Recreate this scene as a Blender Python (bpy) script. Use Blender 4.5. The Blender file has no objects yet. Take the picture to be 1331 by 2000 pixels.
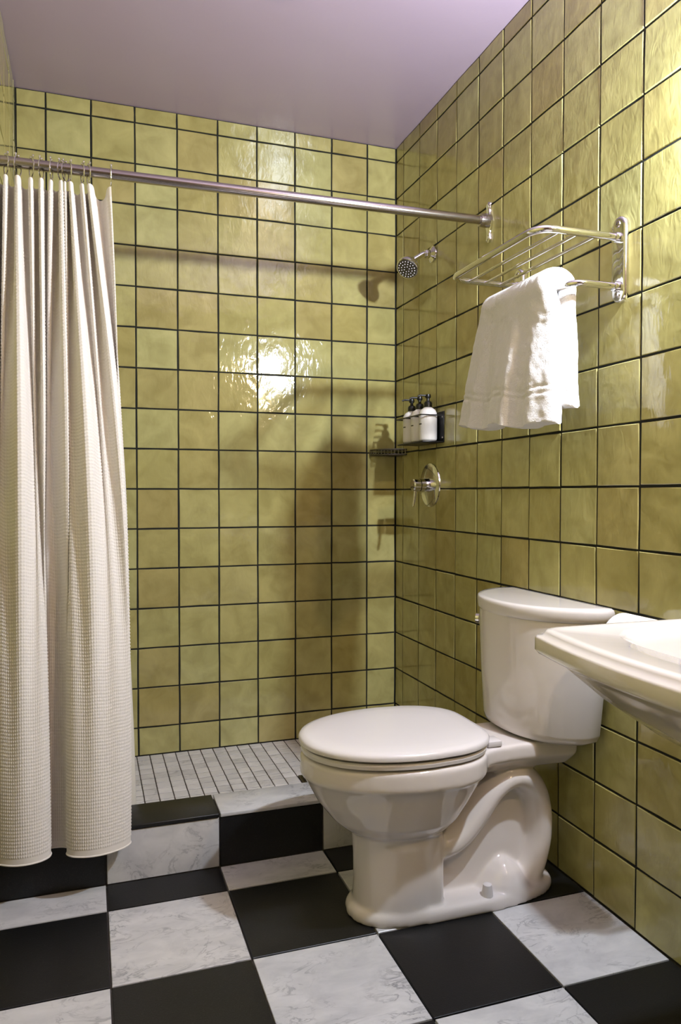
import bpy, bmesh, math, random
import numpy as np
from mathutils import Vector, Matrix, noise
random.seed(7)
SC = bpy.context.scene
COL = SC.collection
PI = math.pi

# ------------------------------------------------------------------ camera
cam_d = bpy.data.cameras.new('camera')
cam = bpy.data.objects.new('camera', cam_d); COL.objects.link(cam)
cam_d.sensor_fit = 'HORIZONTAL'; cam_d.sensor_width = 36.0
cam_d.lens = 1448.84 * 36.0 / 1331.0
cam_d.clip_start = 0.02
YAW, PIT, ROL = math.radians(18.729), math.radians(1.419), math.radians(0.025)
fw = Vector((math.sin(YAW)*math.cos(PIT), math.cos(YAW)*math.cos(PIT), -math.sin(PIT)))
rt = Vector((math.cos(YAW), -math.sin(YAW), 0)); up = rt.cross(fw)
rt2 = rt*math.cos(ROL) + up*math.sin(ROL); up2 = rt2.cross(fw)
cam.matrix_world = Matrix(((rt2.x, up2.x, -fw.x, -1.199), (rt2.y, up2.y, -fw.y, -2.818),
                           (rt2.z, up2.z, -fw.z, 1.013), (0, 0, 0, 1)))
SC.camera = cam

# ------------------------------------------------------------------ light
W = bpy.data.worlds.new('world'); SC.world = W; W.use_nodes = True
W.node_tree.nodes['Background'].inputs[0].default_value = (1.0, 0.66, 0.40, 1)   # warm fill light, let in by the added doorway; no hall beyond
W.node_tree.nodes['Background'].inputs[1].default_value = 0.12
SCONCE_POWER = (4750.0, 1350.0)     # lamp above the sink, dimmer and warmer lamp beside the camera
SCONCE_COLOR = ((0.86, 0.95, 1.10, 1), (1.0, 0.74, 0.46, 1))
SC.view_settings.view_transform = 'Standard'
SC.view_settings.look = 'None'
SC.view_settings.exposure = -0.16
SC.view_settings.gamma = 1.0
SC.view_settings.use_curve_mapping = False

# ------------------------------------------------------------------ node helpers
def srgb(r, g, b):
    f = lambda c: (c/255/12.92) if c/255 <= 0.04045 else ((c/255+0.055)/1.055)**2.4
    return (f(r), f(g), f(b), 1)

class NT:
    def __init__(s, name):
        s.m = bpy.data.materials.new(name); s.m.use_nodes = True
        s.t = s.m.node_tree; s.b = s.t.nodes['Principled BSDF']
    def n(s, typ, **kw):
        x = s.t.nodes.new(typ)
        for k, v in kw.items():
            if k.startswith('i_'):
                key = k[2:]
                key = int(key) if key.isdigit() else key.replace('_', ' ')
                x.inputs[key].default_value = v
            else: setattr(x, k, v)
        return x
    def l(s, a, b): s.t.links.new(a, b)
    def p(s, **kw):
        for k, v in kw.items(): s.b.inputs[k.replace('_', ' ')].default_value = v
        return s
    def ramp(s, src, stops):
        r = s.n('ShaderNodeValToRGB'); e = r.color_ramp.elements
        while len(e) < len(stops): e.new(0.5)
        for x, (pos, c) in zip(e, stops): x.position = pos; x.color = c
        s.l(src, r.inputs[0]); return r.outputs[0]
    def bump(s, h, strength, dist, prev=None):
        b = s.n('ShaderNodeBump', i_Strength=strength, i_Distance=dist)
        s.l(h, b.inputs['Height'])
        if prev is not None: s.l(prev, b.inputs['Normal'])
        return b.outputs[0]
    def normal(s, o): s.l(o, s.b.inputs['Normal'])
    def coords(s, rnd=True):
        """world-space position, shifted by a random amount per object"""
        g = s.n('ShaderNodeNewGeometry')
        if not rnd: return g.outputs['Position']
        oi = s.n('ShaderNodeObjectInfo')
        mu = s.n('ShaderNodeVectorMath', operation='SCALE'); mu.inputs[0].default_value = (17.3, 31.7, 23.1)
        s.l(oi.outputs['Random'], mu.inputs['Scale'])
        ad = s.n('ShaderNodeVectorMath', operation='ADD')
        s.l(g.outputs['Position'], ad.inputs[0]); s.l(mu.outputs[0], ad.inputs[1])
        return ad.outputs[0]
    def noise(s, vec, scale, detail=2, rough=0.5, dist=0.0):
        x = s.n('ShaderNodeTexNoise', i_Scale=scale, i_Detail=detail, i_Roughness=rough, i_Distortion=dist)
        s.l(vec, x.inputs['Vector']); return x.outputs[0]

def mix(nt, a, b, fac, mode='MIX'):
    m = nt.n('ShaderNodeMix', data_type='RGBA', blend_type=mode)
    for sock, v in ((m.inputs[0], fac), (m.inputs[6], a), (m.inputs[7], b)):
        if hasattr(v, 'links'): nt.l(v, sock)
        else: sock.default_value = v
    return m.outputs[2]

def mat_simple(name, col, rough=0.5, metal=0.0, **kw):
    nt = NT(name).p(Base_Color=col, Roughness=rough, Metallic=metal)
    nt.p(**kw)
    return nt.m

def mat_glaze(name, attr=False):
    nt = NT(name).p(Roughness=0.07, IOR=1.55, Coat_Weight=0.25, Coat_Roughness=0.05)
    if attr:
        a = nt.n('ShaderNodeAttribute', attribute_name='tint'); r = a.outputs['Fac']; v = nt.coords(False)
    else:
        oi = nt.n('ShaderNodeObjectInfo'); r = oi.outputs['Random']; v = nt.coords(True)
    base = nt.ramp(r, [(0.0, srgb(167, 155, 95)), (0.25, srgb(176, 168, 108)), (0.5, srgb(171, 162, 101)),
                       (0.72, srgb(179, 174, 116)), (0.9, srgb(171, 159, 101)), (1.0, srgb(166, 152, 94))])
    cl = nt.noise(v, 11, 3, 0.55, 0.6)
    cloud = nt.ramp(cl, [(0.3, (0.80, 0.79, 0.74, 1)), (0.5, (0.96, 0.96, 0.95, 1)), (0.72, (1.12, 1.12, 1.15, 1))])
    c = mix(nt, base, cloud, 1.0, 'MULTIPLY')
    nt.l(c, nt.b.inputs['Base Color'])
    h1 = nt.noise(v, 17, 1, 0.4, 0.4)
    mp = nt.n('ShaderNodeMapping'); mp.inputs['Scale'].default_value = (1, 1, 0.45); nt.l(v, mp.inputs[0])
    h2 = nt.noise(mp.outputs[0], 46, 2, 0.55, 1.0)
    b1 = nt.bump(h1, 0.17, 0.010)
    b2 = nt.bump(h2, 0.24, 0.0032, b1)
    nt.normal(b2)
    return nt.m

def mat_marble(name, lo=(184, 183, 184), hi=(208, 206, 205), vein=(120, 120, 124), vscale=10.0, tint=0.0, rough=0.28):
    nt = NT(name).p(Roughness=rough, IOR=1.5)
    v = nt.coords(True)
    mp = nt.n('ShaderNodeMapping'); mp.inputs['Rotation'].default_value = (0, 0, 0.9); mp.inputs['Scale'].default_value = (1, 2.1, 1.2)
    nt.l(v, mp.inputs[0])
    cl = nt.noise(mp.outputs[0], vscale*0.9, 4, 0.6, 0.5)
    base = nt.ramp(cl, [(0.3, srgb(*lo)), (0.65, srgb(*hi))])
    vn = nt.noise(mp.outputs[0], vscale, 5, 0.62, 1.3)
    vv = nt.ramp(vn, [(0.468, (0, 0, 0, 1)), (0.498, (1, 1, 1, 1)), (0.508, (1, 1, 1, 1)), (0.54, (0, 0, 0, 1))])
    pm = nt.noise(v, 9, 3, 0.6)
    pmr = nt.ramp(pm, [(0.45, (0, 0, 0, 1)), (0.68, (0.8, 0.8, 0.8, 1))])
    f = nt.n('ShaderNodeMath', operation='MULTIPLY'); nt.l(vv, f.inputs[0]); nt.l(pmr, f.inputs[1])
    c = mix(nt, base, srgb(*vein), f.outputs[0])
    if tint > 0:
        oi = nt.n('ShaderNodeObjectInfo')
        t = nt.ramp(oi.outputs['Random'], [(0, (1-tint, 1-tint, 1-tint, 1)), (1, (1, 1, 1, 1))])
        c = mix(nt, c, t, 1.0, 'MULTIPLY')
    nt.l(c, nt.b.inputs['Base Color'])
    nt.normal(nt.bump(nt.noise(v, 60, 2), 0.05, 0.002))
    return nt.m

def mat_black_stone(name):
    nt = NT(name).p(Roughness=0.42, IOR=1.45)
    v = nt.coords(True)
    sp = nt.noise(v, 420, 2, 0.7)
    c = nt.ramp(sp, [(0.5, srgb(13, 13, 14)), (0.66, srgb(24, 24, 25)), (0.76, srgb(66, 65, 64))])
    nt.l(c, nt.b.inputs['Base Color'])
    nt.normal(nt.bump(nt.noise(v, 300, 3), 0.12, 0.002))
    return nt.m

def mat_grout(name, col):
    nt = NT(name).p(Roughness=0.9)
    v = nt.coords(False)
    c = nt.ramp(nt.noise(v, 120, 3), [(0.3, tuple(x*0.8 for x in col[:3])+(1,)), (0.7, col)])
    nt.l(c, nt.b.inputs['Base Color']); return nt.m

M = {}
M['glaze'] = mat_glaze('olive_glaze')
M['glaze_attr'] = mat_glaze('olive_glaze_far', True)
M['grout'] = mat_grout('charcoal_grout', srgb(24, 26, 22))
M['floor_grout'] = mat_grout('grey_grout', srgb(118, 114, 110))
M['mosaic_grout'] = mat_grout('brown_grout', srgb(70, 62, 56))
M['marble'] = mat_marble('white_marble')
M['mosaic'] = mat_marble('mosaic_marble', (206, 203, 201), (230, 227, 225), (168, 166, 166), 5, 0.16, 0.35)
M['black'] = mat_black_stone('black_stone')

def mat_ceiling():
    nt = NT('mauve_paint').p(Roughness=0.24, IOR=1.5, Base_Color=srgb(176, 158, 176))
    v = nt.coords(False)
    nt.normal(nt.bump(nt.noise(v, 90, 3), 0.10, 0.002, nt.bump(nt.noise(v, 5, 2), 0.25, 0.01)))
    return nt.m
M['ceiling'] = mat_ceiling()
M['plaster'] = mat_simple('warm_plaster', srgb(96, 76, 58), 0.7)
M['porcelain'] = mat_simple('porcelain', srgb(214, 207, 203), 0.07, IOR=1.5, Coat_Weight=0.4, Coat_Roughness=0.03)
M['seat'] = mat_simple('seat_plastic', srgb(212, 207, 206), 0.2)
M['chrome'] = mat_simple('chrome', (0.78, 0.77, 0.76, 1), 0.09, 1.0)
M['steel'] = mat_simple('brushed_steel', (0.50, 0.46, 0.44, 1), 0.17, 1.0)
M['dark_metal'] = mat_simple('dark_metal', (0.16, 0.15, 0.13, 1), 0.3, 1.0)
M['black_plastic'] = mat_simple('black_plastic', srgb(9, 9, 10), 0.35)
M['bottle'] = mat_simple('bottle_white', srgb(232, 229, 226), 0.3)
M['rubber'] = mat_simple('grey_rubber', srgb(70, 70, 72), 0.7)
M['paper'] = mat_simple('paper', srgb(238, 236, 232), 0.9)
M['bronze'] = mat_simple('bronze_trim', srgb(52, 44, 40), 0.5, 0.4)

def mat_cloth():
    nt = NT('ivory_cotton').p(Roughness=0.9, Base_Color=srgb(218, 211, 202), Sheen_Weight=0.2)
    v = nt.coords(False)
    nt.normal(nt.bump(nt.noise(v, 900, 2), 0.15, 0.0008)); return nt.m
M['cloth'] = mat_cloth()
def mat_liner():
    nt = NT('liner_cloth').p(Roughness=0.6, Base_Color=srgb(222, 216, 202), Transmission_Weight=0.0)
    return nt.m
M['liner'] = mat_liner()
def mat_terry():
    nt = NT('white_terry').p(Roughness=0.95, Base_Color=srgb(222, 219, 217), Sheen_Weight=0.35)
    v = nt.coords(False)
    n1 = nt.noise(v, 330, 3, 0.7); n2 = nt.noise(v, 70, 2, 0.5)
    nt.normal(nt.bump(n1, 0.6, 0.004, nt.bump(n2, 0.35, 0.006))); return nt.m
M['terry'] = mat_terry()
def mat_lamp(power, color):
    nt = NT('lamp_glass').p(Base_Color=(0.9, 0.9, 0.88, 1), Roughness=0.3)
    nt.b.inputs['Emission Color'].default_value = color
    nt.b.inputs['Emission Strength'].default_value = power
    return nt.m
M['lamp'] = mat_lamp(SCONCE_POWER[0], SCONCE_COLOR[0]); M['lamp_dim'] = mat_lamp(SCONCE_POWER[1], SCONCE_COLOR[1])

# ------------------------------------------------------------------ mesh helpers
def mesh_obj(name, me, mat, parent=None):
    o = bpy.data.objects.new(name, me); COL.objects.link(o)
    if mat is not None and not me.materials: me.materials.append(M[mat] if isinstance(mat, str) else mat)
    if parent is not None: o.parent = parent
    return o
def from_bm(name, bm, mat, parent=None, smooth=True, angle=40):
    bmesh.ops.recalc_face_normals(bm, faces=bm.faces)
    me = bpy.data.meshes.new(name); bm.to_mesh(me); bm.free()
    if smooth:
        me.polygons.foreach_set('use_smooth', [True]*len(me.polygons))
        me.set_sharp_from_angle(angle=math.radians(angle))
    return mesh_obj(name, me, mat, parent)
def empty(name, loc=(0, 0, 0)):
    o = bpy.data.objects.new(name, None); COL.objects.link(o); o.location = loc; o.empty_display_size = 0.05
    return o
def tag(o, label, cat=None, group=None, kind=None):
    o['label'] = label
    if cat: o['category'] = cat
    if group: o['group'] = group
    if kind: o['kind'] = kind
    return o
def add_box(bm, x0, x1, y0, y1, z0, z1, bevel=0.0, seg=2):
    r = bmesh.ops.create_cube(bm, size=1)
    vs = r['verts']
    for v in vs: v.co = Vector(((x0+x1)/2+v.co.x*(x1-x0), (y0+y1)/2+v.co.y*(y1-y0), (z0+z1)/2+v.co.z*(z1-z0)))
    if bevel > 0:
        es = list({e for v in vs for e in v.link_edges})
        bmesh.ops.bevel(bm, geom=es, offset=bevel, segments=seg, affect='EDGES', profile=0.5)
def add_tube(bm, pts, r, n=14, cap=True, radii=None):
    pts = [Vector(p) for p in pts]; rings = []
    t0 = (pts[1]-pts[0]).normalized()
    a = Vector((0, 0, 1)) if abs(t0.z) < 0.9 else Vector((1, 0, 0))
    u = t0.cross(a).normalized()
    for i, p in enumerate(pts):
        t = (pts[min(i+1, len(pts)-1)] - pts[max(i-1, 0)]).normalized()
        u = (u - t*u.dot(t)).normalized(); w = t.cross(u)
        rr = radii[i] if radii else r
        rings.append([bm.verts.new(p + (u*math.cos(2*PI*k/n) + w*math.sin(2*PI*k/n))*rr) for k in range(n)])
    for A, B in zip(rings, rings[1:]):
        for k in range(n): bm.faces.new((A[k], A[(k+1) % n], B[(k+1) % n], B[k]))
    if cap: bm.faces.new(rings[0][::-1]); bm.faces.new(rings[-1])
def add_lathe(bm, prof, axis_o, axis_d, n=32, capped=True):
    """prof: list of (radius, distance along axis)"""
    o = Vector(axis_o); d = Vector(axis_d).normalized()
    a = Vector((0, 0, 1)) if abs(d.z) < 0.9 else Vector((1, 0, 0))
    u = d.cross(a).normalized(); w = d.cross(u); rings = []
    for r, h in prof:
        r = max(r, 1e-5)
        rings.append([bm.verts.new(o + d*h + (u*math.cos(2*PI*k/n)+w*math.sin(2*PI*k/n))*r) for k in range(n)])
    for A, B in zip(rings, rings[1:]):
        for k in range(n): bm.faces.new((A[k], A[(k+1) % n], B[(k+1) % n], B[k]))
    if capped: bm.faces.new(rings[0][::-1]); bm.faces.new(rings[-1])
def add_loft(bm, secs, cap=True):
    R = [[bm.verts.new(p) for p in s] for s in secs]; n = len(R[0])
    for A, B in zip(R, R[1:]):
        for k in range(n): bm.faces.new((A[k], A[(k+1) % n], B[(k+1) % n], B[k]))
    if cap: bm.faces.new(R[0][::-1]); bm.faces.new(R[-1])
def round_path(pts, rad, seg=6):
    """polyline with rounded corners"""
    pts = [Vector(p) for p in pts]; out = [pts[0]]
    for a, b, c in zip(pts, pts[1:], pts[2:]):
        d1 = (a-b).normalized(); d2 = (c-b).normalized()
        r = min(rad, (a-b).length*0.49, (c-b).length*0.49)
        p0 = b+d1*r; p1 = b+d2*r
        for i in range(seg+1):
            t = i/seg; out.append(p0*(1-t)**2 + b*2*t*(1-t) + p1*t*t)
    out.append(pts[-1]); return out
def tube_obj(name, pts, r, mat, parent=None, n=14, radii=None):
    bm = bmesh.new(); add_tube(bm, pts, r, n, radii=radii); return from_bm(name, bm, mat, parent)
def lathe_obj(name, prof, o, d, mat, parent=None, n=32):
    bm = bmesh.new(); add_lathe(bm, prof, o, d, n); return from_bm(name, bm, mat, parent, angle=35)
def box_obj(name, b, mat, parent=None, bevel=0.0, seg=2):
    bm = bmesh.new(); add_box(bm, *b, bevel=bevel, seg=seg); return from_bm(name, bm, mat, parent, angle=50)

# ------------------------------------------------------------------ room dimensions (metres)
TP = 0.150; TH = 0.14711; Z10 = 1.0302; CA = 0.13278; CB = 0.08038
XL = -1.438; YF = -3.32; ZC = 2.412; ZP = 0.043
FT = 0.29395; FX0 = -1.16385; FY0 = -0.95534; CY0 = -0.828; CY1 = -0.695; CZ = 0.147
GR = 0.0060; TT = 0.007

# unit tile meshes: face plane 1 x 1 centred, thickness along local z, slightly uneven
def unit_tile(name, mat, jit=0.006, wave=0.00035, bev=0.0016, t=TT, w=TP, h=TH, raw=False):
    g = [-0.5, 0.0, 0.5]; verts = []; faces = []
    edge = {}
    for j in range(3):
        for i in range(3):
            x, y = g[i], g[j]
            jx = random.uniform(-jit, jit) if abs(x) == 0.5 else 0
            jy = random.uniform(-jit, jit) if abs(y) == 0.5 else 0
            edge[(i, j)] = (x+jx, y+jy)
    bx, by = bev/w, bev/h
    for j in range(3):
        for i in range(3):
            x, y = edge[(i, j)]
            x -= math.copysign(bx, x) if abs(x) > 0.2 else 0
            y -= math.copysign(by, y) if abs(y) > 0.2 else 0
            verts.append((x, y, t + random.uniform(-wave, wave)))
    for j in range(2):
        for i in range(2):
            a = j*3+i; faces.append((a, a+1, a+4, a+3))
    nt_ = len(faces)
    ring = [(0, 0), (1, 0), (2, 0), (2, 1), (2, 2), (1, 2), (0, 2), (0, 1)]
    m0 = len(verts)
    for i, j in ring: verts.append((*edge[(i, j)], verts[j*3+i][2]-bev*0.8))
    for i, j in ring: verts.append((*edge[(i, j)], 0.0))
    for i, j in ring: verts.append(verts[j*3+i])          # own rim, so the face keeps its flat normals
    for k in range(8):
        k2 = (k+1) % 8
        faces.append((m0+16+k, m0+k, m0+k2, m0+16+k2))
        faces.append((m0+k, m0+8+k, m0+8+k2, m0+k2))
    if raw: return verts, faces, nt_
    me = bpy.data.meshes.new(name); me.from_pydata(verts, [], faces)
    me.polygons.foreach_set('use_smooth', [i < nt_ for i in range(len(faces))])
    if mat: me.materials.append(M[mat])
    return me

def basis(xa, ya, za): return Matrix((xa, ya, za)).transposed()
FR = {'back': basis(Vector((1, 0, 0)), Vector((0, 0, 1)), Vector((0, -1, 0))),
      'right': basis(Vector((0, -1, 0)), Vector((0, 0, 1)), Vector((-1, 0, 0))),
      'left': basis(Vector((0, 1, 0)), Vector((0, 0, 1)), Vector((1, 0, 0))),
      'up': Matrix.Identity(3)}

TILE_V = [unit_tile('wall_tile', 'glaze') for _ in range(7)]
def place_tile(name, meshes, parent, side, c, w, h, tilt=0.013, sink=0.0):
    me = random.choice(meshes)
    o = bpy.data.objects.new(name, me); COL.objects.link(o); o.parent = parent
    R = FR[side] @ Matrix.Rotation(random.choice((0, PI)), 3, 'Z') @ Matrix.Rotation(random.uniform(-tilt, tilt), 3, 'X') @ Matrix.Rotation(random.uniform(-tilt, tilt), 3, 'Y')
    nrm = FR[side] @ Vector((0, 0, 1))
    o.matrix_basis = Matrix.Translation(Vector(c)-nrm*sink) @ R.to_4x4() @ Matrix.Diagonal((w, h, 1, 1))
    return o
def stuff_tiles(name, parent, side, cells, mat, gap=GR, tilt=0.004, **kw):
    V = []; F = []; T = []; S = []
    for c, w, h in cells:
        vs, fs, n = unit_tile('', None, raw=True, **kw)
        R = FR[side] @ Matrix.Rotation(random.uniform(-tilt, tilt), 3, 'X') @ Matrix.Rotation(random.uniform(-tilt, tilt), 3, 'Y')
        b = len(V); r = random.random()
        for v in vs: V.append(tuple(Vector(c) + R @ Vector((v[0]*(w-gap), v[1]*(h-gap), v[2])))); T.append(r)
        F += [tuple(i+b for i in f) for f in fs]; S += [i < n for i in range(len(fs))]
    me = bpy.data.meshes.new(name); me.from_pydata(V, [], F)
    me.polygons.foreach_set('use_smooth', S)
    at = me.attributes.new('tint', 'FLOAT', 'POINT'); at.data.foreach_set('value', T)
    o = mesh_obj(name, me, mat, parent); o['kind'] = 'stuff'; return o
def edges(lines, lo, hi):
    e = sorted([lo, hi] + [x for x in lines if lo+0.012 < x < hi-0.012]); return list(zip(e, e[1:]))

# ------------------------------------------------------------------ walls
rows_all = [Z10-(j-10)*TH for j in range(0, 19)]
def struct(o, label, cat): return tag(o, label, cat, None, 'structure')

wall_back = struct(box_obj('wall_back', (XL-0.1, 0.1, -0.0042, 0.1, 0, ZC+0.1), 'grout'), 'olive glazed square tile wall at the back of the shower', 'wall')
for x0, x1 in edges([-(CA+TP*k) for k in range(12)], XL+0.0085, -0.0085):
    for z0, z1 in edges(rows_all, ZP, ZC):
        place_tile('tile', TILE_V, wall_back, 'back', ((x0+x1)/2, 0, (z0+z1)/2), x1-x0-GR, z1-z0-GR)

wall_right = struct(box_obj('wall_right', (-0.0042, 0.1, YF, 0.0, 0, ZC+0.1), 'grout'), 'olive glazed square tile wall on the right behind the toilet', 'wall')
far = []
for y0, y1 in edges([-(CB+TP*j) for j in range(26)], YF, -0.0085):
    for z0, z1 in edges(rows_all, 0.0, ZC):
        c = (0, (y0+y1)/2, (z0+z1)/2)
        if z1 < ZP and y0 > CY1: continue
        if y1 > -1.72: place_tile('tile', TILE_V, wall_right, 'right', c, y1-y0-GR, z1-z0-GR)
        else: far.append((c, y1-y0, z1-z0))
stuff_tiles('tile_field', wall_right, 'right', far, 'glaze_attr')

wall_left = struct(box_obj('wall_left', (XL-0.1, XL+0.0042, YF, 0.0, 0, ZC+0.1), 'grout'), 'olive glazed square tile wall at the left end of the shower', 'wall')
far = []
for y0, y1 in edges([-(0.062+TP*j) for j in range(26)], YF, -0.0085):
    for z0, z1 in edges(rows_all, 0.0, ZC):
        c = (XL, (y0+y1)/2, (z0+z1)/2)
        if y1 > -0.8: place_tile('tile', TILE_V, wall_left, 'left', c, y1-y0-GR, z1-z0-GR)
        else: far.append((c, y1-y0, z1-z0))
stuff_tiles('tile_field', wall_left, 'left', far, 'glaze_attr')

# front wall behind the camera with a doorway added to let in the world fill
bm = bmesh.new()
DX0, DX1, DZ = -1.30, -0.50, 2.03
add_box(bm, XL-0.1, DX0, YF-0.1, YF, 0, ZC+0.1); add_box(bm, DX1, 0.1, YF-0.1, YF, 0, ZC+0.1); add_box(bm, DX0, DX1, YF-0.1, YF, DZ, ZC+0.1)
struct(from_bm('wall_front', bm, 'plaster', smooth=False), 'brown plaster wall with an added doorway opposite the shower', 'wall')
struct(box_obj('ceiling', (XL-0.1, 0.1, YF-0.1, 0.1, ZC, ZC+0.1), 'ceiling'), 'glossy mauve painted ceiling', 'ceiling')

# ------------------------------------------------------------------ floor, curb, shower floor
floor = struct(box_obj('floor', (XL-0.1, 0.1, YF-0.1, 0.1, -0.1, -0.009), 'floor_grout'), 'black and white checkered stone tile floor', 'floor')
SLAB_W = [unit_tile('marble_tile', 'marble', 0.001, 0.0001, 0.0012, 0.009, FT, FT) for _ in range(3)]
SLAB_B = [unit_tile('black_tile', 'black', 0.001, 0.0001, 0.0012, 0.009, FT, FT) for _ in range(3)]
FG = 0.0042
xs = [FX0+FT*i for i in range(-1, 5)]
for i in range(-1, 4):
    x0, x1 = max(XL+0.008, xs[i+1]), min(-0.008, xs[i+2])
    for r in range(0, 9):
        y1 = CY0 if r == 0 else FY0-FT*(r-1)
        y0 = FY0-FT*r
        if y1 <= YF: continue
        y0 = max(y0, YF)
        blk = (i+r) % 2 == 0
        place_tile('tile', SLAB_B if blk else SLAB_W, floor, 'up', ((x0+x1)/2, (y0+y1)/2, -0.009), x1-x0-FG, y1-y0-FG, 0.0006)

curb = struct(box_obj('trim_1', (XL, 0, CY0+0.009, CY1-0.009, -0.05, CZ-0.011), 'floor_grout'), 'black and white stone tiled step across the shower entrance', 'curb')
for i in range(-1, 4):
    x0, x1 = max(XL+0.008, xs[i+1]), min(-0.008, xs[i+2])
    blk = (i-1) % 2 == 0
    place_tile('tile', SLAB_B if blk else SLAB_W, curb, 'back', ((x0+x1)/2, CY0+0.009, (CZ-0.012)/2), x1-x0-FG, CZ-0.014, 0.0006)
    t = box_obj('cap_tile', (x0+FG/2, x1-FG/2, CY0-0.0035, CY1, CZ-0.011, CZ), 'marble' if blk else 'black', curb, 0.0022, 2)

pan = struct(box_obj('shower_floor', (XL, 0, CY1-0.009, 0, -0.05, ZP-0.0012), 'mosaic_grout'), 'small square white marble mosaic shower floor', 'floor')
MP = 0.0465
MOS = [unit_tile('mosaic_tile', 'mosaic', 0.008, 0.0002, 0.0008, 0.006, MP, MP) for _ in range(6)]
DCX0 = -0.5045  # drain occupies two by two cells
far = []
nx = 31; ny = 15
for i in range(-8, 24):
    x0 = -1.040+MP*i; x1 = x0+MP
    if x0 < XL+0.004: x0 = XL+0.006
    if x1 > -0.004: x1 = -0.008
    if x1-x0 < 0.01: continue
    for j in range(15):
        y1 = -0.008-MP*j; y0 = max(y1-MP, CY1+0.001)
        if y1-y0 < 0.01: continue
        cx, cy = (x0+x1)/2, (y0+y1)/2
        if -0.53 < cx < -0.435 and -0.475 < cy < -0.38: continue
        if -1.13 < cx < -0.28: place_tile('mosaic_tile', MOS, pan, 'up', (cx, cy, ZP-0.003-0.003), x1-x0-0.0036, y1-y0-0.0036, 0.006)
        else: far.append(((cx, cy, ZP-0.006), x1-x0, y1-y0))
stuff_tiles('mosaic_field', pan, 'up', far, 'mosaic', 0.0042, jit=0.008, wave=0.0002, bev=0.0008, t=0.006, w=MP, h=MP)

# drain
dr = tag(empty('floor_drain', (-0.4825, -0.4265, ZP-0.0012)), 'small dark square metal drain in the shower floor beside the curb', 'drain')
bm = bmesh.new(); s = 0.044
for a in ((-s, s, -s, -s+0.006), (-s, s, s-0.006, s), (-s, -s+0.006, -s+0.006, s-0.006), (s-0.006, s, -s+0.006, s-0.006)): add_box(bm, *a, 0, 0.005, 0.0008, 1)
from_bm('frame', bm, 'dark_metal', dr)
box_obj('well', (-s+0.005, s-0.005, -s+0.005, s-0.005, -0.0005, 0.001), 'black_plastic', dr)
for k in range(6): box_obj('bar', (-s+0.006, s-0.006, -0.0345+k*0.0128, -0.0285+k*0.0128, 0.001, 0.0045), 'dark_metal', dr)

# ------------------------------------------------------------------ ceiling fixture
cf = tag(empty('ceiling_sprinkler', (-0.663, -0.80, ZC)), 'small dark round fixture on the mauve ceiling at the top edge', 'ceiling fixture')
lathe_obj('cover_plate', [(0.0, -0.0005), (0.047, -0.0005), (0.046, 0.006), (0.040, 0.010), (0.012, 0.012), (0.0, 0.012)], (0, 0, 0), (0, 0, -1), 'bronze', cf)
lathe_obj('deflector', [(0.0, 0.011), (0.012, 0.011), (0.012, 0.02), (0.018, 0.022), (0.018, 0.024), (0.0, 0.025)], (0, 0, 0), (0, 0, -1), 'bronze', cf)

# ------------------------------------------------------------------ wall sconces beside the mirror (out of frame, they light the room)
def sconce(y, label, lamp='lamp'):
    s_ = tag(empty('wall_sconce', (0, y, 1.806)), label, 'wall lamp')
    box_obj('bounce_backplate', (-0.016, -0.008, -0.085, 0.085, -0.17, 0.17), 'bronze', s_, 0.002, 2)  # unseen dark plate, added and enlarged to cut bounce off the wall
    tube_obj('arm', round_path([(-0.015, 0, -0.075), (-0.047, 0, -0.075), (-0.047, 0, -0.048)], 0.015), 0.006, 'bronze', s_)
    lathe_obj('holder', [(0.0, -0.05), (0.012, -0.05), (0.016, -0.026), (0.0, -0.026)], (-0.047, 0, 0), (0, 0, 1), 'bronze', s_)
    bm = bmesh.new(); bmesh.ops.create_uvsphere(bm, u_segments=24, v_segments=16, radius=0.0275)
    for v in bm.verts: v.co += Vector((-0.047, 0, 0))
    from_bm('globe', bm, lamp, s_)
sconce(-1.865, 'small globe sconce on the tiled wall right above the sink')
sconce(-2.50, 'small globe sconce on the tiled wall beyond the sink, warm and dimmer', 'lamp_dim')

# ------------------------------------------------------------------ curtain rod and rings
RY, RZ = -0.757, 1.858
rod = tag(empty('curtain_rod', (0, RY, RZ)), 'polished steel shower curtain rod spanning wall to wall above the curb', 'curtain rod')
tube_obj('rail', [(XL+0.012, 0, -0.009), (-0.03, 0, 0.004)], 0.0135, 'steel', rod, 20)
lathe_obj('collar', [(0.0135, 0.010), (0.021, 0.011), (0.021, 0.030), (0.0185, 0.045), (0.0135, 0.046)], (0, 0, 0.004), (-1, 0, 0), 'steel', rod)
def lobed_plate(bm, xs_, hz=0.0625, w=0.019):
    out = []
    for k in range(48):
        t = 2*PI*k/48; z = hz*math.sin(t)
        ww = w*(0.80 + 0.28*math.cos(2*PI*z/hz*0.9)) if abs(z) < hz*0.93 else w*0.62
        out.append((ww*(abs(math.cos(t))**0.5)*(1 if math.cos(t) >= 0 else -1), z))
    add_loft(bm, [[(xs_[0], y, z) for y, z in out], [(xs_[1], y, z) for y, z in out], [(xs_[1]-0.002*(1 if xs_[0] > xs_[1] else -1), y*0.85, z*0.95) for y, z in out]])
bm = bmesh.new(); lobed_plate(bm, (-0.007, -0.014)); from_bm('wall_flange', bm, 'chrome', rod)
bm = bmesh.new(); lobed_plate(bm, (XL+0.007, XL+0.014)); from_bm('wall_flange', bm, 'chrome', rod)
for dz in (-0.048, 0.048):
    lathe_obj('screw', [(0.0, 0.014), (0.0055, 0.014), (0.005, 0.0175), (0.0, 0.018)], (0, 0, dz), (-1, 0, 0), 'chrome', rod, 12)

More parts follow.
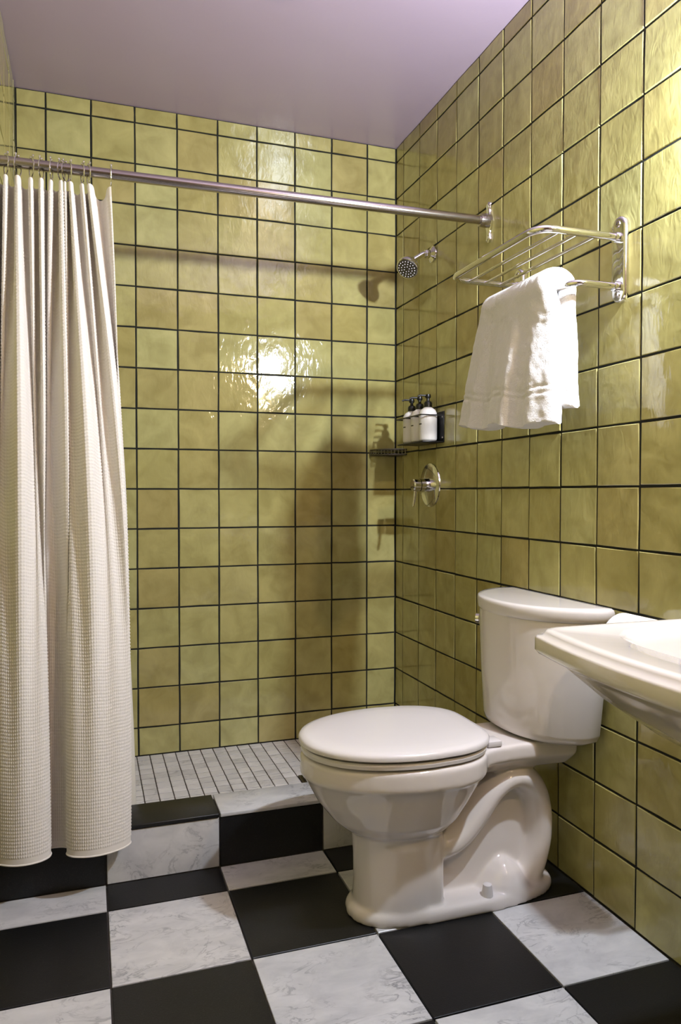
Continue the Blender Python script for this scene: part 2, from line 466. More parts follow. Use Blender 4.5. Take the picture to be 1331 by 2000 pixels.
RX = [-1.411, -1.391, -1.364, -1.332, -1.309, -1.285, -1.261, -1.251, -1.2395, -1.209, -1.194, -1.138]
def ring_mesh():
    bm = bmesh.new(); pts = []
    for k in range(27):
        t = PI*0.62 + 2*PI*k/26*0.985
        pts.append((0, 0.0205*math.cos(t), 0.0245*math.sin(t)-0.008))
    add_tube(bm, pts, 0.0016, 8)
    return bm
bm = ring_mesh(); r0 = None
ORD = ['first', 'second', 'third', 'fourth', 'fifth', 'sixth', 'seventh', 'eighth', 'ninth', 'tenth', 'eleventh', 'twelfth']
for k, x in enumerate(RX):
    zc = RZ - 0.009 + 0.013*(x-XL)/(-XL)
    if k == 0:
        r = empty('curtain_ring', (x, RY, zc))
        hp = from_bm('hoop', bm, 'chrome', r)
        balls = []
        for (yy, zz) in ((-0.013, 0.0175), (0.004, 0.0185)):
            b_ = bmesh.new(); bmesh.ops.create_icosphere(b_, subdivisions=2, radius=0.0036)
            for v in b_.verts: v.co += Vector((0, yy, zz))
            balls.append(from_bm('roller_ball', b_, 'chrome', r))
        r0 = r
    else:
        r = r0.copy(); COL.objects.link(r); r.location = (x, RY, zc)
        for ch in (hp, *balls):
            c = ch.copy(); COL.objects.link(c); c.parent = r
    r.rotation_euler = (0, 0, random.uniform(-0.5, 0.5))
    n_ = len(RX)-1-k
    lab = 'chrome curtain ring on the rod at the free right edge of the curtain' if n_ == 0 else f'chrome curtain ring on the rod, {ORD[n_]} from the free edge of the curtain'
    tag(r, lab, 'curtain ring', 'curtain rings on the rod')

# ------------------------------------------------------------------ shower curtain (waffle weave)
def catmull(P, s):
    P = np.asarray(P, float); n = len(P); s = np.clip(s, 0, n-1-1e-9)
    i = np.floor(s).astype(int); t = (s-i)[:, None]
    g = lambda k: P[np.clip(k, 0, n-1)]
    a, b, c, d = g(i-1), g(i), g(i+1), g(i+2)
    return 0.5*((2*b)+(-a+c)*t+(2*a-5*b+4*c-d)*t*t+(-a+3*b-3*c+d)*t**3)
def curtain():
    cell = 0.0086; ncol = 112; nrow = 200; q = 4
    U = ncol*q+1; V = nrow*q+1
    s = np.linspace(0, 1, U)
    # top line: pleats between the rings
    k = s*11.0
    Xr = np.interp(k, np.arange(12), RX)
    amp = 0.021
    topx = Xr + 0.006*np.sin(4*PI*k)*0.5
    topy = RY - 0.004 - amp*np.cos(2*PI*k)
    dip = 0.5*(1-np.cos(2*PI*k))
    gapw = np.interp(k, np.arange(12)-0.0, np.append(np.diff(RX), 0.02))
    topz = RZ - 0.037 + 0.012*(Xr-XL)/(-XL) - 0.012 - dip*(0.006+0.34*np.interp(k, np.arange(12)+0.5, np.append(np.diff(RX), 0.02)).clip(0, 0.06))
    # bottom line: two big rounded folds with hidden folds behind
    B = [(-1.430, -0.845), (-1.424, -0.872), (-1.405, -0.893), (-1.375, -0.908), (-1.345, -0.911), (-1.316, -0.903), (-1.298, -0.886), (-1.295, -0.862),
         (-1.312, -0.846), (-1.330, -0.842), (-1.300, -0.838), (-1.268, -0.842), (-1.253, -0.858), (-1.259, -0.883), (-1.243, -0.905), (-1.210, -0.917), (-1.175, -0.917),
         (-1.145, -0.908), (-1.118, -0.892), (-1.104, -0.868), (-1.118, -0.846), (-1.150, -0.838)]
    B = np.array(B)
    fine = catmull(B, np.linspace(0, len(B)-1, 2000))
    L = np.concatenate([[0], np.cumsum(np.hypot(*np.diff(fine, axis=0).T))]); L /= L[-1]
    botx = np.interp(s, L, fine[:, 0]); boty = np.interp(s, L, fine[:, 1])
    v = np.linspace(0, 1, V)[:, None]
    e = v**0.75; e = e*e*(3-2*e)*0.55 + e*0.45
    # residual pleats half way down (six merged folds)
    mid = np.exp(-((v-0.38)/0.26)**2)
    X = topx*(1-e) + botx*e + 0.010*mid*np.sin(2*PI*5.5*s+0.6)
    Y = topy*(1-e) + boty*e - 0.020*mid*np.cos(2*PI*5.5*s+0.3)
    edge_bulge = 0.028*np.sin(PI*np.clip(v, 0, 1))**1.0
    X = X + edge_bulge*np.clip((s-0.5)/0.5, 0, 1)**1.5 + 0.0*v
    Y = Y - 0.012*np.sin(PI*v)
    zb = 0.121 + 0.0*s
    Z = topz*(1-v) + zb*v
    X = np.clip(X, XL+0.010, None)
    P = np.stack([X, Y, Z], -1)
    du = np.gradient(P, axis=1); dv = np.gradient(P, axis=0)
    N = np.cross(du, dv); N /= np.linalg.norm(N, axis=-1, keepdims=True)+1e-9
    # smooth normals a little so the weave does not tear in tight folds
    cu = np.cos(2*PI*np.arange(U)/q); cv = np.cos(2*PI*np.arange(V)/q)
    h = 0.5*(np.maximum(cu[None, :], cv[:, None]))
    hem = (np.arange(V) > V-1-q*2)[:, None] | (np.arange(V) < q*3)[:, None]
    h = np.where(hem, 0.35, h)
    # triangle-shaded pockets: weave deeper lower down where it is stretched flat
    P = P + N*(h*0.0021)[..., None]
    co = P.reshape(-1, 3)
    idx = np.arange(U*V).reshape(V, U)
    F = np.stack([idx[:-1, :-1], idx[1:, :-1], idx[1:, 1:], idx[:-1, 1:]], -1).reshape(-1, 4)
    me = bpy.data.meshes.new('shower_curtain')
    me.vertices.add(len(co)); me.vertices.foreach_set('co', co.ravel())
    me.loops.add(F.size); me.loops.foreach_set('vertex_index', F.ravel().astype(np.int32))
    me.polygons.add(len(F)); me.polygons.foreach_set('loop_start', np.arange(0, F.size, 4, dtype=np.int32))
    me.polygons.foreach_set('use_smooth', np.ones(len(F), bool))
    me.update(calc_edges=True); me.validate()
    root = tag(empty('shower_curtain', (0, 0, 0)), 'ivory waffle weave shower curtain gathered at the left end of the rod', 'shower curtain')
    mesh_obj('fabric', me, 'cloth', root)
    # hem cord along the bottom edge
    bot = P[-1]; pts = [Vector(bot[i])+Vector((0, 0, 0.001)) for i in range(0, U, 3)]
    tube_obj('hem', pts, 0.0022, 'cloth', root, 8)
    return root
curtain()

# liner inside the curb
def liner():
    U, V = 90, 40; co = []
    for j in range(V+1):
        v = j/V
        for i in range(U+1):
            s = i/U
            x = XL+0.02 + s*0.340
            y = -0.718*(1-v) - 0.655*v + 0.012*math.sin(2*PI*7*s+1.2*v)*(1-0.4*v)
            co.append((x - (1-v)**1.5*0.10*s, y, 1.795*(1-v)+0.062*v))
    fs = [(j*(U+1)+i, j*(U+1)+i+1, (j+1)*(U+1)+i+1, (j+1)*(U+1)+i) for j in range(V) for i in range(U)]
    me = bpy.data.meshes.new('shower_liner'); me.from_pydata(co, [], fs)
    me.polygons.foreach_set('use_smooth', [True]*len(fs))
    o = mesh_obj('shower_liner', me, 'liner')
    sm = o.modifiers.new('thick', 'SOLIDIFY'); sm.thickness = 0.0012
    return tag(o, 'plain cream liner hanging behind the waffle curtain inside the curb', 'curtain liner')
liner()

# ------------------------------------------------------------------ toilet
TY = -1.155
def egg(u0, u1, w, z, n=56, uc=None, pf=2.0, pr=2.6):
    """plan outline: u = distance from right wall, w = half width; returns world points"""
    uc = uc if uc is not None else u0 + (u1-u0)*0.42
    pts = []
    for k in range(n):
        t = 2*PI*k/n; c, s = math.cos(t), math.sin(t)
        p_ = pf if c >= 0 else pr
        cu = math.copysign(abs(c)**(2/p_), c); sw = math.copysign(abs(s)**(2/p_), s)
        u = uc + cu*((u1-uc) if c >= 0 else (uc-u0))
        pts.append((-u, TY + sw*w, z))
    return pts
toilet = tag(empty('toilet', (-0.36, TY, 0)), 'white two-piece porcelain toilet with closed lid standing against the right wall', 'toilet')
inv = Matrix.Translation((0.36, -TY, 0))
def tpart(name, bm, mat, angle=45):
    for v in bm.verts: v.co = inv @ v.co
    return from_bm(name, bm, mat, toilet, angle=angle)

def toilet_body():
    bms = []
    bm = bmesh.new()                                    # bowl and front column
    S = [(.285, .722, .180, .398, .46), (.280, .730, .184, .392, .46), (.280, .731, .184, .352, .46), (.292, .722, .176, .343, .46),
         (.300, .712, .166, .325, .46), (.320, .690, .150, .285, .47), (.345, .655, .130, .240, .48), (.362, .630, .112, .218, .48), (.380, .606, .094, .203, .48),
         (.386, .602, .096, .185, .48), (.395, .599, .094, .140, .48), (.400, .598, .093, .080, .48), (.400, .602, .096, .0, .48)]
    add_loft(bm, [egg(a, b, w, z, 64, uc) for a, b, w, z, uc in S]); bms.append(bm)
    bm = bmesh.new()                                    # square rear cheeks of the column
    add_loft(bm, [egg(.388, .50, .080, .19, 40, .45, 3.5, 5), egg(.392, .50, .088, .10, 40, .45, 3.5, 5), egg(.392, .50, .090, .0, 40, .45, 3.5, 5)]); bms.append(bm)
    bm = bmesh.new()                                    # foot
    foot = [(.618, 0), (.610, .037), (.583, .070), (.54, .092), (.46, .103), (.38, .105), (.30, .106), (.22, .101), (.15, .088), (.10, .068), (.07, .04), (.06, 0)]
    foot = foot + [(u, -w) for u, w in foot[-2:0:-1]]
    fine = [tuple(x) for x in catmull(foot+[foot[0]], np.linspace(0, len(foot)-1e-6, 97))[:-1]]
    def ring(k, z): return [(-(.33+(u-.33)*k), TY+w*k*1.0, z) for u, w in fine]
    add_loft(bm, [ring(1.0, 0.0), ring(1.0, 0.016), ring(.975, 0.026), ring(.93, .031)]); bms.append(bm)
    bm = bmesh.new()                                    # rear deck carrying the tank
    def deck(z, k=0): 
        P_ = [(.40, .15), (.33, .125), (.27, .102), (.20, .096), (.12, .100), (.045, .104), (.03, .09)]
        P_ = [(u, w-k) for u, w in P_]
        return [(-u, TY-w, z) for u, w in P_] + [(-u, TY+w, z) for u, w in P_[::-1]]
    add_loft(bm, [deck(.398, .004), deck(.394), deck(.362), deck(.350, .012), deck(.322, .045)]); bms.append(bm)
    bm = bmesh.new()                                    # trapway arch
    path = [(.50, .215), (.44, .165), (.385, .150), (.33, .175), (.285, .225), (.245, .272), (.20, .298), (.155, .292), (.122, .255), (.108, .20), (.108, .14), (.120, .085), (.135, .04), (.14, .004)]
    pf = catmull(path, np.linspace(0, len(path)-1, 60)); secs = []
    for i, (u, z) in enumerate(pf):
        a = pf[max(i-1, 0)]; b = pf[min(i+1, len(pf)-1)]; t = (b-a)/np.linalg.norm(b-a); nn = np.array([-t[1], t[0]])
        f = i/59; r = 0.044 - 0.006*math.sin(PI*f); rw = 0.070 + 0.008*math.sin(PI*f)
        secs.append([(-(u+nn[0]*r*math.cos(q)), TY+rw*math.sin(q), z+nn[1]*r*math.cos(q)) for q in [2*PI*k/28 for k in range(28)]])
    add_loft(bm, secs); bms.append(bm)
    bm = bmesh.new()                                    # web closing the arch, and the hump on the foot
    web = [(.44, .02), (.44, .20), (.33, .19), (.24, .27), (.13, .27), (.11, .02)]
    add_loft(bm, [[(-u, TY+s_, z) for u, z in web] for s_ in (-.030, .030)]); bms.append(bm)
    bm = bmesh.new()
    S = [(.12, .30, .098, .025), (.14, .285, .092, .045), (.165, .265, .078, .07), (.19, .245, .06, .088), (.205, .23, .04, .096)]
    add_loft(bm, [egg(a, b, w, z, 40, (a+b)/2, 2, 2) for a, b, w, z in S]); bms.append(bm)
    allv = bpy.data.meshes.new('tmp'); big = bmesh.new()
    for b in bms:
        bmesh.ops.recalc_face_normals(b, faces=b.faces)
        m_ = bpy.data.meshes.new('t'); b.to_mesh(m_); b.free(); big.from_mesh(m_); bpy.data.meshes.remove(m_)
    for v in big.verts: v.co = inv @ v.co
    big.to_mesh(allv); big.free()
    tmp = bpy.data.objects.new('tmp', allv); COL.objects.link(tmp)
    rm = tmp.modifiers.new('r', 'REMESH'); rm.mode = 'VOXEL'; rm.voxel_size = 0.0045; rm.use_smooth_shade = True
    sm = tmp.modifiers.new('s', 'SMOOTH'); sm.factor = 0.5; sm.iterations = 10
    dg = bpy.context.evaluated_depsgraph_get()
    me = bpy.data.meshes.new_from_object(tmp.evaluated_get(dg))
    bpy.data.objects.remove(tmp)
    me.materials.clear(); me.polygons.foreach_set('use_smooth', [True]*len(me.polygons))
    me.name = 'bowl'
    return mesh_obj('bowl', me, 'porcelain', toilet)
toilet_body()

TKY = TY + 0.020
def dshape(W_, u0, d, z, n=40, side=0.03, ex=2.3, ey=0.62, TY=TY+0.020):
    W_ = W_ + 0.020
    pts = []
    for k in range(n+1):
        w = -W_ + 2*W_*k/n
        # even out spacing near the ends
        w = W_*math.sin(PI/2*(w/W_))
        pts.append((-(u0+side+d*max(0.0, 1-abs(w/W_)**ex)**ey), TY+w, z))
    pts.append((-(u0+0.004), TY+W_*0.985, z)); pts.append((-u0, TY+W_*0.96, z)); pts.append((-u0, TY-W_*0.96, z)); pts.append((-(u0+0.004), TY-W_*0.985, z))
    return pts
bm = bmesh.new()
add_loft(bm, [dshape(.160, .035, .120, .402), dshape(.172, .030, .138, .410), dshape(.178, .026, .145, .425), dshape(.190, .022, .155, .55), dshape(.200, .020, .160, .685), dshape(.200, .020, .160, .704)])
tpart('tank', bm, 'porcelain', 60)
bm = bmesh.new()
add_loft(bm, [dshape(.203, .016, .166, .7045), dshape(.210, .013, .172, .710), dshape(.212, .012, .174, .728), dshape(.210, .013, .172, .735), dshape(.204, .016, .166, .7385), dshape(.180, .03, .14, .7395)])
tpart('tank_lid', bm, 'porcelain', 60)

def seat_out(k, z, u0=.288, u1=.728, w=.182):
    # flat rear edge, elongated front
    n = 72; pts = []; uc = .47
    for i in range(n):
        t = 2*PI*i/n; c, s = math.cos(t), math.sin(t)
        if c >= 0: u = uc + (u1-uc-k)*abs(c)**0.94; ww = (w-k)*math.copysign(abs(s)**0.94, s)
        else:
            cc = abs(c)**0.42; u = uc - (uc-u0-k)*cc
            ww = (w-k)*math.copysign(abs(s)**0.42, s)*(1-0.27*cc**2.2)
        pts.append((-u, TY+ww, z))
    return pts
bm = bmesh.new()
add_loft(bm, [seat_out(.006, .4015), seat_out(.001, .404), seat_out(0, .412), seat_out(.004, .4165)])
tpart('seat', bm, 'seat')
bm = bmesh.new()
add_loft(bm, [seat_out(.012, .4185), seat_out(.004, .420), seat_out(-.004, .424), seat_out(-.005, .432), seat_out(-.001, .438), seat_out(.012, .4415), seat_out(.05, .4445), seat_out(.11, .4455)])
tpart('seat_lid', bm, 'seat')
for s_ in (-1, 1):
    bm = bmesh.new(); add_box(bm, -.290, -.252, TY+s_*.075-.022, TY+s_*.075+.022, .399, .4135, .003)
    tpart('hinge', bm, 'seat')
    bm = bmesh.new(); add_lathe(bm, [(0, 0.026), (.0145, .026), (.0135, .040), (.0105, .058), (.006, .0605), (0, .061)], (-.283, TY+s_*.082, 0), (0, 0, 1), 20)
    tpart('bolt_cap', bm, 'seat')
# flush lever on the far side of the tank
bm = bmesh.new(); add_lathe(bm, [(0, .0), (.010, .0), (.010, .018), (.016, .020), (.0155, .030), (0, .032)], (-.130, -.962, .658), (-.72, .69, 0), 20)
tpart('flush_lever', bm, 'chrome')

# ------------------------------------------------------------------ sink
SYC = -2.055
sink = tag(empty('sink', (-0.25, SYC, 0)), 'white porcelain pedestal sink with stepped rim cut off by the right edge', 'sink')
sinv = Matrix.Translation((0.25, -SYC, 0))
def spl(off, z, W_=.305, D=.500, bow=.040, n=16, r=.035, back=0.010):
    """sink outline, inset by off"""
    W2 = W_-off; pts = []
    front = lambda y: -(D-off) - bow*(1-(y/W_)**2)
    c = r*max(0.35, 1-off*3)
    ys = [-(W2-c)+2*(W2-c)*k/n for k in range(n+1)]
    xe = front(W2-c)
    pts.append((-(back+off*0.3), -W2)); 
    for k in range(5): 
        t = (k+1)/6; pts.append((-(back+off*.3)+(xe+c+(back+off*.3))*t, -W2))
    for k in range(1, 6):
        t = PI/2*k/6; pts.append((xe+c-c*math.sin(t), -(W2-c)-c*math.cos(t)))
    pts += [(front(y), y) for y in ys]
    for k in range(5, 0, -1):
        t = PI/2*k/6; pts.append((xe+c-c*math.sin(t), (W2-c)+c*math.cos(t)))
    for k in range(4, -1, -1):
        t = (k+1)/6; pts.append((-(back+off*.3)+(xe+c+(back+off*.3))*t, W2))
    pts.append((-(back+off*.3), W2))
    return [(x, SYC+y, z) for x, y in pts]
def basin(k, z, cu=.275, a=.155, b=.235, n=None):
    out = []
    ref = spl(0, 0)
    for x, y, _ in ref:
        t = math.atan2((y-SYC)/b, -(x+cu)/a)
        p_ = 3.2
        c, s = math.cos(t), math.sin(t)
        rr = (abs(c)**p_+abs(s)**p_)**(-1/p_)
        out.append((-(cu+a*k*rr*c), SYC+b*k*rr*s, z))
    return out
bm = bmesh.new()
def lower(k, z):
    o = spl(.03, z); cx_ = -.20
    return [(cx_*(1-k)+x*k if True else x, SYC+(y-SYC)*k, z) for x, y, _ in o]
add_loft(bm, [lower(.30, .60), lower(.42, .615), lower(.62, .645), lower(.82, .69), lower(.95, .728), spl(.030, .742), spl(.018, .748), spl(.004, .752), spl(.0, .757), spl(.0, .776), spl(.003, .780),
              spl(.010, .7815), spl(.013, .787), spl(.017, .791), spl(.026, .792), spl(.034, .7905), basin(1.07, .7898), basin(1.03, .7875), basin(.995, .780), basin(.965, .765), basin(.90, .72), basin(.78, .675), basin(.5, .652), basin(.12, .645)])
for v in bm.verts: v.co = sinv @ v.co
from_bm('bowl', bm, 'porcelain', sink, angle=50)
bm = bmesh.new()
def pedsec(a, b, z): return [(-.17+a*math.cos(t), SYC+b*math.sin(t), z) for t in [2*PI*k/28 for k in range(28)]]
add_loft(bm, [pedsec(.125, .14, 0.0), pedsec(.12, .135, .03), pedsec(.085, .095, .08), pedsec(.075, .085, .3), pedsec(.085, .10, .55), pedsec(.10, .12, .63)])
for v in bm.verts: v.co = sinv @ v.co
from_bm('pedestal', bm, 'porcelain', sink)
bm = bmesh.new()
add_lathe(bm, [(0, .789), (.026, .789), (.024, .80), (.016, .83), (.015, .87), (.0, .872)], (-.075, SYC, 0), (0, 0, 1), 20)
add_tube(bm, round_path([(-.075, SYC, .845), (-.13, SYC, .865), (-.20, SYC, .835)], .03), .011, 12)
for v in bm.verts: v.co = sinv @ v.co
from_bm('faucet', bm, 'chrome', sink)

# ------------------------------------------------------------------ toilet paper
tp = tag(empty('toilet_paper_holder', (-0.007, -1.565, .70)), 'chrome toilet paper holder on the wall between tank and sink', 'holder')
lathe_obj('wall_plate', [(0, .0), (.024, .0), (.023, .006), (0, .008)], (0, -.02, 0), (-1, 0, 0), 'chrome', tp, 24)
tube_obj('arm', round_path([(-.005, -.02, 0), (-.071, -.02, 0), (-.071, .115, 0)], .015), .0065, 'chrome', tp, 12)
bm = bmesh.new()
add_lathe(bm, [(.019, 0), (.052, 0), (.0545, .004), (.0545, .098), (.052, .102), (.019, .102), (.019, 0)], (-.078, -1.563, .694), (0, 1, 0), 36, False)
tag(from_bm('toilet_paper_roll', bm, 'paper'), 'white toilet paper roll peeking out behind the sink rim', 'paper roll')

# ------------------------------------------------------------------ towel rack
rack = tag(empty('towel_rack', (-0.007, -1.15, 1.565)), 'chrome hotel towel rack with shelf bars on the right wall', 'towel rack')
def rl(p): return (p[0]+0.007, p[1]+1.15, p[2]-1.565)
YA, YB = -1.366, -0.935; ZS, ZT = 1.613, 1.499
def pill_plate(y):
    bm = bmesh.new(); out = []
    hz, w = .10, .0235
    for k in range(40):
        t = 2*PI*k/40; c, s = math.cos(t), math.sin(t)
        out.append((w*c, (hz-w)*(1 if s >= 0 else -1)+w*s))
    sec = lambda x, k: [rl((x, y+yy*k, 1.562+zz*(1-(1-k)*.25))) for yy, zz in out]
    add_loft(bm, [sec(-.007, 1), sec(-.017, 1), sec(-.0195, .9), sec(-.0200, .75)])
    o = from_bm('wall_plate', bm, 'chrome', rack, angle=50)
    for z in (1.644, 1.480):
        b = bmesh.new(); add_lathe(b, [(0, 0), (.0085, 0), (.0075, .003), (.003, .004), (.0028, .002), (0, .002)], rl((-.0195, y, z)), (-1, 0, 0), 16)
        from_bm('screw', b, 'steel', o)
pill_plate(YA); pill_plate(YB)
tube_obj('shelf_frame', [rl(p) for p in round_path([(-.019, YA, ZS), (-.236, YA, ZS), (-.236, YB, ZS), (-.019, YB, ZS)], .052, 10)], .0088, 'chrome', rack, 16)
for x in (-.178, -.128, -.078):
    tube_obj('shelf_bar', [rl((x, YA, ZS-.002)), rl((x, YB, ZS-.002))], .0042, 'chrome', rack, 10)
tube_obj('towel_bar', [rl(p) for p in round_path([(-.019, YA, ZT), (-.140, YA, ZT), (-.140, YB, ZT), (-.019, YB, ZT)], .035, 10)], .0082, 'chrome', rack, 16)
for y in (YA, YB):
    for z in (ZS, ZT):
        lathe_obj('collar', [(0, 0), (.0125, 0), (.0115, .012), (0, .013)], rl((-.0195, y, z)), (-1, 0, 0), 'chrome', rack, 18)

# ------------------------------------------------------------------ towel
def towel():
    ny_ = 110
    bx = -.140; th = .021                      # half thickness of the folded layers
    def fold(y, d):                            # d: 0 at the bar, 1 at the hem
        return (.011*math.sin(2*PI*(y*2.55)+.4) + .007*math.sin(2*PI*y*5.1+1.7))*d**0.8
    secs = []
    for j in range(ny_+1):
        y = j/ny_                              # 0 = right (near the plate), 1 = left
        endr = min(1.0, (y/0.13 if y < .5 else (1-y)/0.05))
        endk = math.sqrt(max(0.02, 1-(1-endr)**2))
        path = []
        zf = 1.172 + .026*y + .005*math.sin(2*PI*y*2.3+.6)
        zbk = 1.213 + .006*math.sin(2*PI*y*1.1)
        rtop = .0310
        ztop = ZT+.004
        # front layer from hem up
        for k in range(90):
            t = k/89; z = zf + (ztop-zf)*t; d = 1-t
            x = bx - .0235 - .0075*math.exp(-9*d) - .012*d**0.9 - max(fold(y, d), -.012*d) + .030*max(0, (.42-y)/.42)**2*min(1, d*4)
            path.append((x, z, d, 1))
        for k in range(1, 16):
            a = PI*k/16
            path.append((bx - rtop*math.cos(a), ztop + rtop*.97*math.sin(a), 0, 0))
        for k in range(60):
            t = k/59; z = ztop - (ztop-zbk)*t
            x = bx + .0205 + .0105*math.exp(-9*t)
            path.append((x, z, t, -1))
        P_ = np.array([(a, b) for a, b, _, _ in path]); D_ = np.gradient(P_, axis=0); D_ /= np.linalg.norm(D_, axis=1, keepdims=True)
        Nn = np.stack([-D_[:, 1], D_[:, 0]], -1)    # points to the outside (towards -x on the front)
        ring = []
        def pos(i, side):
            x, z, d, fr = path[i]
            g = (th+.006*d)*endk*(1.0 if i not in (0, len(path)-1) else .55)
            if fr == 1 and side > 0:              # woven band near the hem
                for zz in (.074, .090):
                    dz = abs((z-zf) - zz)
                    if dz < .006: g -= .0026*(1-dz/.006)
            x2 = x + Nn[i, 0]*g*side; z2 = z + Nn[i, 1]*g*side
            yl = -1.015 + (.10*d**.75 if fr == 1 else .05*d)
            yr = -1.322 - (.014*d if fr == 1 else .030*d**.6)
            yy = yr + (yl-yr)*y
            nz = noise.noise(Vector((x2*9, yy*9, z2*9)))*.004 + noise.noise(Vector((x2*55, yy*55, z2*55)))*.0018
            return (x2+nz, yy, z2+nz*.4)
        n = len(path)
        ring = [pos(i, 1) for i in range(n)] + [pos(i, -1) for i in range(n-1, -1, -1)]
        secs.append(ring)
    bm = bmesh.new(); add_loft(bm, secs)
    root = tag(empty('towel', (bx, -1.15, ZT)), 'white terry bath towel folded over the bar of the chrome rack', 'towel')
    for v in bm.verts: v.co -= Vector((bx, -1.15, ZT))
    o = from_bm('cloth', bm, 'terry', root, angle=70)
towel()

# ------------------------------------------------------------------ shower head
sh = tag(empty('wall_shower', (-0.007, -0.351, 1.883)), 'chrome shower head on a short bent arm on the right shower wall', 'shower head')
lathe_obj('wall_flange', [(0, 0), (.030, 0), (.029, .006), (.018, .014), (.0105, .018), (0, .018)], (0, 0, 0), (-1, 0, 0), 'chrome', sh, 28)
hd = Vector((-.55, -.42, -.72)).normalized()
hc = Vector((-.088, 0.0, -.038))
tube_obj('arm', round_path([(-.008, 0, 0), (-.035, 0, 0), tuple(hc - hd*.012)], .02), .0095, 'chrome', sh, 14)
lathe_obj('swivel_nut', [(0, -.004), (.0145, -.004), (.0155, .002), (.0155, .012), (.013, .016), (0, .017)], (-.018, 0, 0), (-1, 0, -.15), 'chrome', sh, 8)
hb = lathe_obj('head', [(0, -.018), (.012, -.018), (.014, -.006), (.022, .004), (.034, .014), (.040, .026), (.0415, .036), (.040, .041), (.0385, .042), (0, .042)], tuple(hc), tuple(hd), 'chrome', sh, 36)
lathe_obj('face', [(0, .042), (.0365, .042), (.0355, .0445), (0, .0455)], tuple(hc), tuple(hd), 'dark_metal', hb, 32)
a_ = hd.cross(Vector((0, 1, 0))).normalized(); b_ = hd.cross(a_)
for rr, nn in ((.010, 6), (.020, 12), (.030, 18)):
    for k in range(nn):
        c_ = hc + hd*.0445 + a_*rr*math.cos(2*PI*k/nn) + b_*rr*math.sin(2*PI*k/nn)
        bm = bmesh.new(); add_lathe(bm, [(.0019, 0), (.0014, .002)], c_, hd, 6); from_bm('nozzle', bm, 'bottle', hb)

# ------------------------------------------------------------------ shower valve
va = tag(empty('shower_valve', (-0.007, -0.337, 1.044)), 'round chrome shower valve with lever below the bottle holder', 'shower valve')
lathe_obj('escutcheon', [(0, 0), (.081, 0), (.080, .005), (.072, .009), (.035, .012), (0, .012)], (0, 0, 0), (-1, 0, 0), 'chrome', va, 48)
lathe_obj('hub', [(.026, .010), (.025, .045), (.0, .046)], (0, 0, 0), (-1, 0, 0), 'chrome', va, 32)
lathe_obj('handle', [(0, .047), (.023, .047), (.0235, .052), (.0225, .070), (.019, .074), (0, .075)], (0, 0, 0), (-1, 0, 0), 'chrome', va, 32)
tube_obj('lever', [(-.062, 0, -.018), (-.066, 0, -.050), (-.071, 0, -.078)], .005, 'chrome', va, 10, [.007, .0055, .0045])

# ------------------------------------------------------------------ bottle holder and bottles
BY = [-.406, -.336, -.266]; BX = -.052; BZ = 1.200
bh = tag(empty('bottle_holder', (-0.007, -.336, BZ)), 'black metal wall holder carrying three pump bottles in the shower corner', 'bottle holder')
box_obj('back_plate', (-.004, 0, -.112, .112, -.006, .105), 'black_plastic', bh, .001, 1)
box_obj('tray', (-.086, -.003, -.112, .112, -.006, -.001), 'black_plastic', bh, .001, 1)
bm = bmesh.new()
add_box(bm, -.092, -.086, -.112, .112, .088, .092); add_box(bm, -.086, -.004, -.112, -.108, .088, .092); add_box(bm, -.086, -.004, .108, .112, .088, .092)
for y in (-.035, .035): add_box(bm, -.086, -.004, y-.0015, y+.0015, .088, .092)
from_bm('top_rail', bm, 'black_plastic', bh, smooth=False)
for z in (.012, .085):
    lathe_obj('screw', [(0, 0), (.004, 0), (.003, .002), (0, .002)], (-.004, -.104, z), (-1, 0, 0), 'steel', bh, 10)
BL = ['white pump bottle in the black holder, the one nearest the towel', 'white pump bottle in the middle of the black wall holder', 'white pump bottle in the black holder, the one nearest the shower corner']
first = None
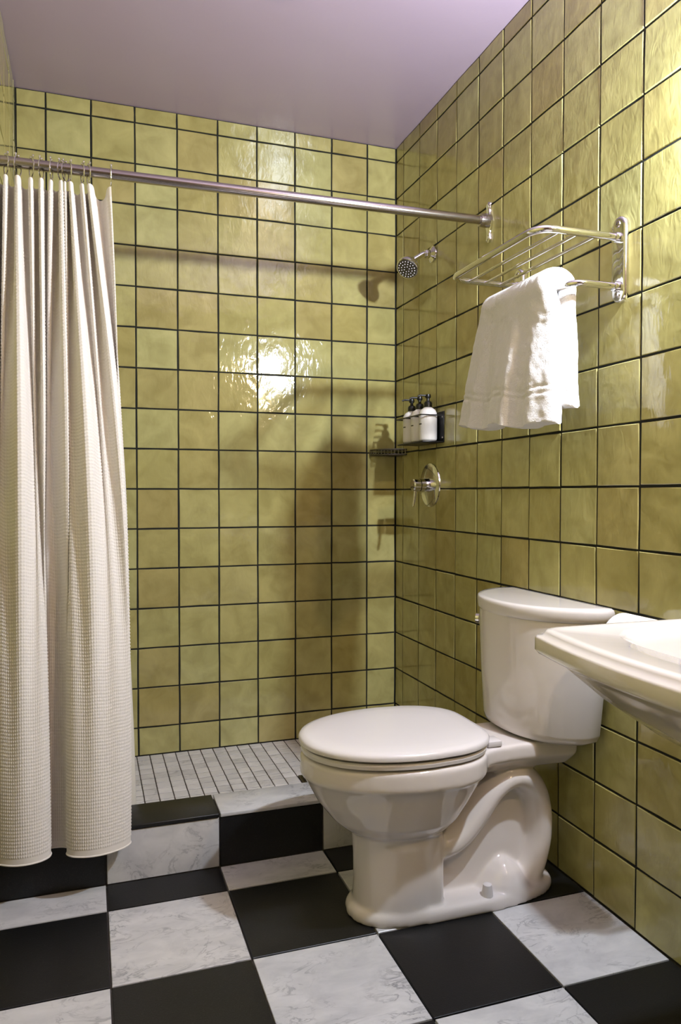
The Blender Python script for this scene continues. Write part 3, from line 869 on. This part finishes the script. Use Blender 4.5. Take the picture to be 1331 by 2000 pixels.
for k, y in enumerate(BY):
    if first is None:
        b = empty('pump_bottle', (BX, y, BZ))
        ch = [lathe_obj('bottle', [(0, 0), (.026, 0), (.031, .004), (.0325, .010), (.0325, .092), (.031, .102), (.025, .112), (.015, .119), (.012, .121), (0, .121)], (0, 0, 0), (0, 0, 1), 'bottle', b, 36),
              lathe_obj('collar', [(0, .121), (.0145, .121), (.015, .134), (.012, .140), (.006, .143), (.0055, .154), (0, .154)], (0, 0, 0), (0, 0, 1), 'black_plastic', b, 20)]
        bm = bmesh.new(); add_lathe(bm, [(0, .153), (.009, .153), (.0105, .158), (.0095, .166), (0, .167)], (0, 0, 0), (0, 0, 1), 18)
        add_tube(bm, [(0, 0, .162), (-.028, .006, .163), (-.036, .008, .159)], .0035, 10)
        ch.append(from_bm('pump_head', bm, 'black_plastic', b))
        bm = bmesh.new()
        secs = []
        for a0 in np.linspace(-.30, .22, 7):
            t = PI + a0 + 0.15; rr = .0328
            secs.append([(rr*math.cos(t), rr*math.sin(t), .058), (rr*math.cos(t), rr*math.sin(t), .062), ((rr-.0005)*math.cos(t), (rr-.0005)*math.sin(t), .062), ((rr-.0005)*math.cos(t), (rr-.0005)*math.sin(t), .058)])
        add_loft(bm, secs); ch.append(from_bm('print', bm, 'black_plastic', b))
        first = b
    else:
        b = first.copy(); COL.objects.link(b); b.location = (BX, y, BZ)
        for c0 in ch:
            c = c0.copy(); COL.objects.link(c); c.parent = b
    tag(b, BL[k], 'bottle', 'pump bottles in the holder')

# ------------------------------------------------------------------ corner soap dish
sd = tag(empty('soap_dish', (-0.008, -0.008, 1.168)), 'dark metal corner soap basket below the bottle holder', 'soap dish')
def arc(r, z, n=14): return [(-r*math.cos(PI/2*k/n), -r*math.sin(PI/2*k/n), z) for k in range(n+1)]
for nm, z in (('top_rail', .020), ('bottom_rail', .0)):
    tube_obj(nm, [(-.001, -.001, z), (-.112, -.001, z)][:0] + round_path([(-.002, -.002, z), (-.112, -.003, z)], .001) + arc(.115, z)[1:-1] + [(-.003, -.115, z), (-.002, -.004, z)], .003, 'dark_metal', sd, 8)
for k in range(13):
    t = PI/2*(k+.5)/13; tube_obj('upright', [(-.115*math.cos(t), -.115*math.sin(t), 0), (-.115*math.cos(t), -.115*math.sin(t), .020)], .0021, 'dark_metal', sd, 6)
for k in range(8):
    x = -.012-.0125*k; yy = -math.sqrt(max(.0001, .114**2-x*x)); tube_obj('base_bar', [(x, -.002, 0), (x, yy, 0)], .0018, 'dark_metal', sd, 6)
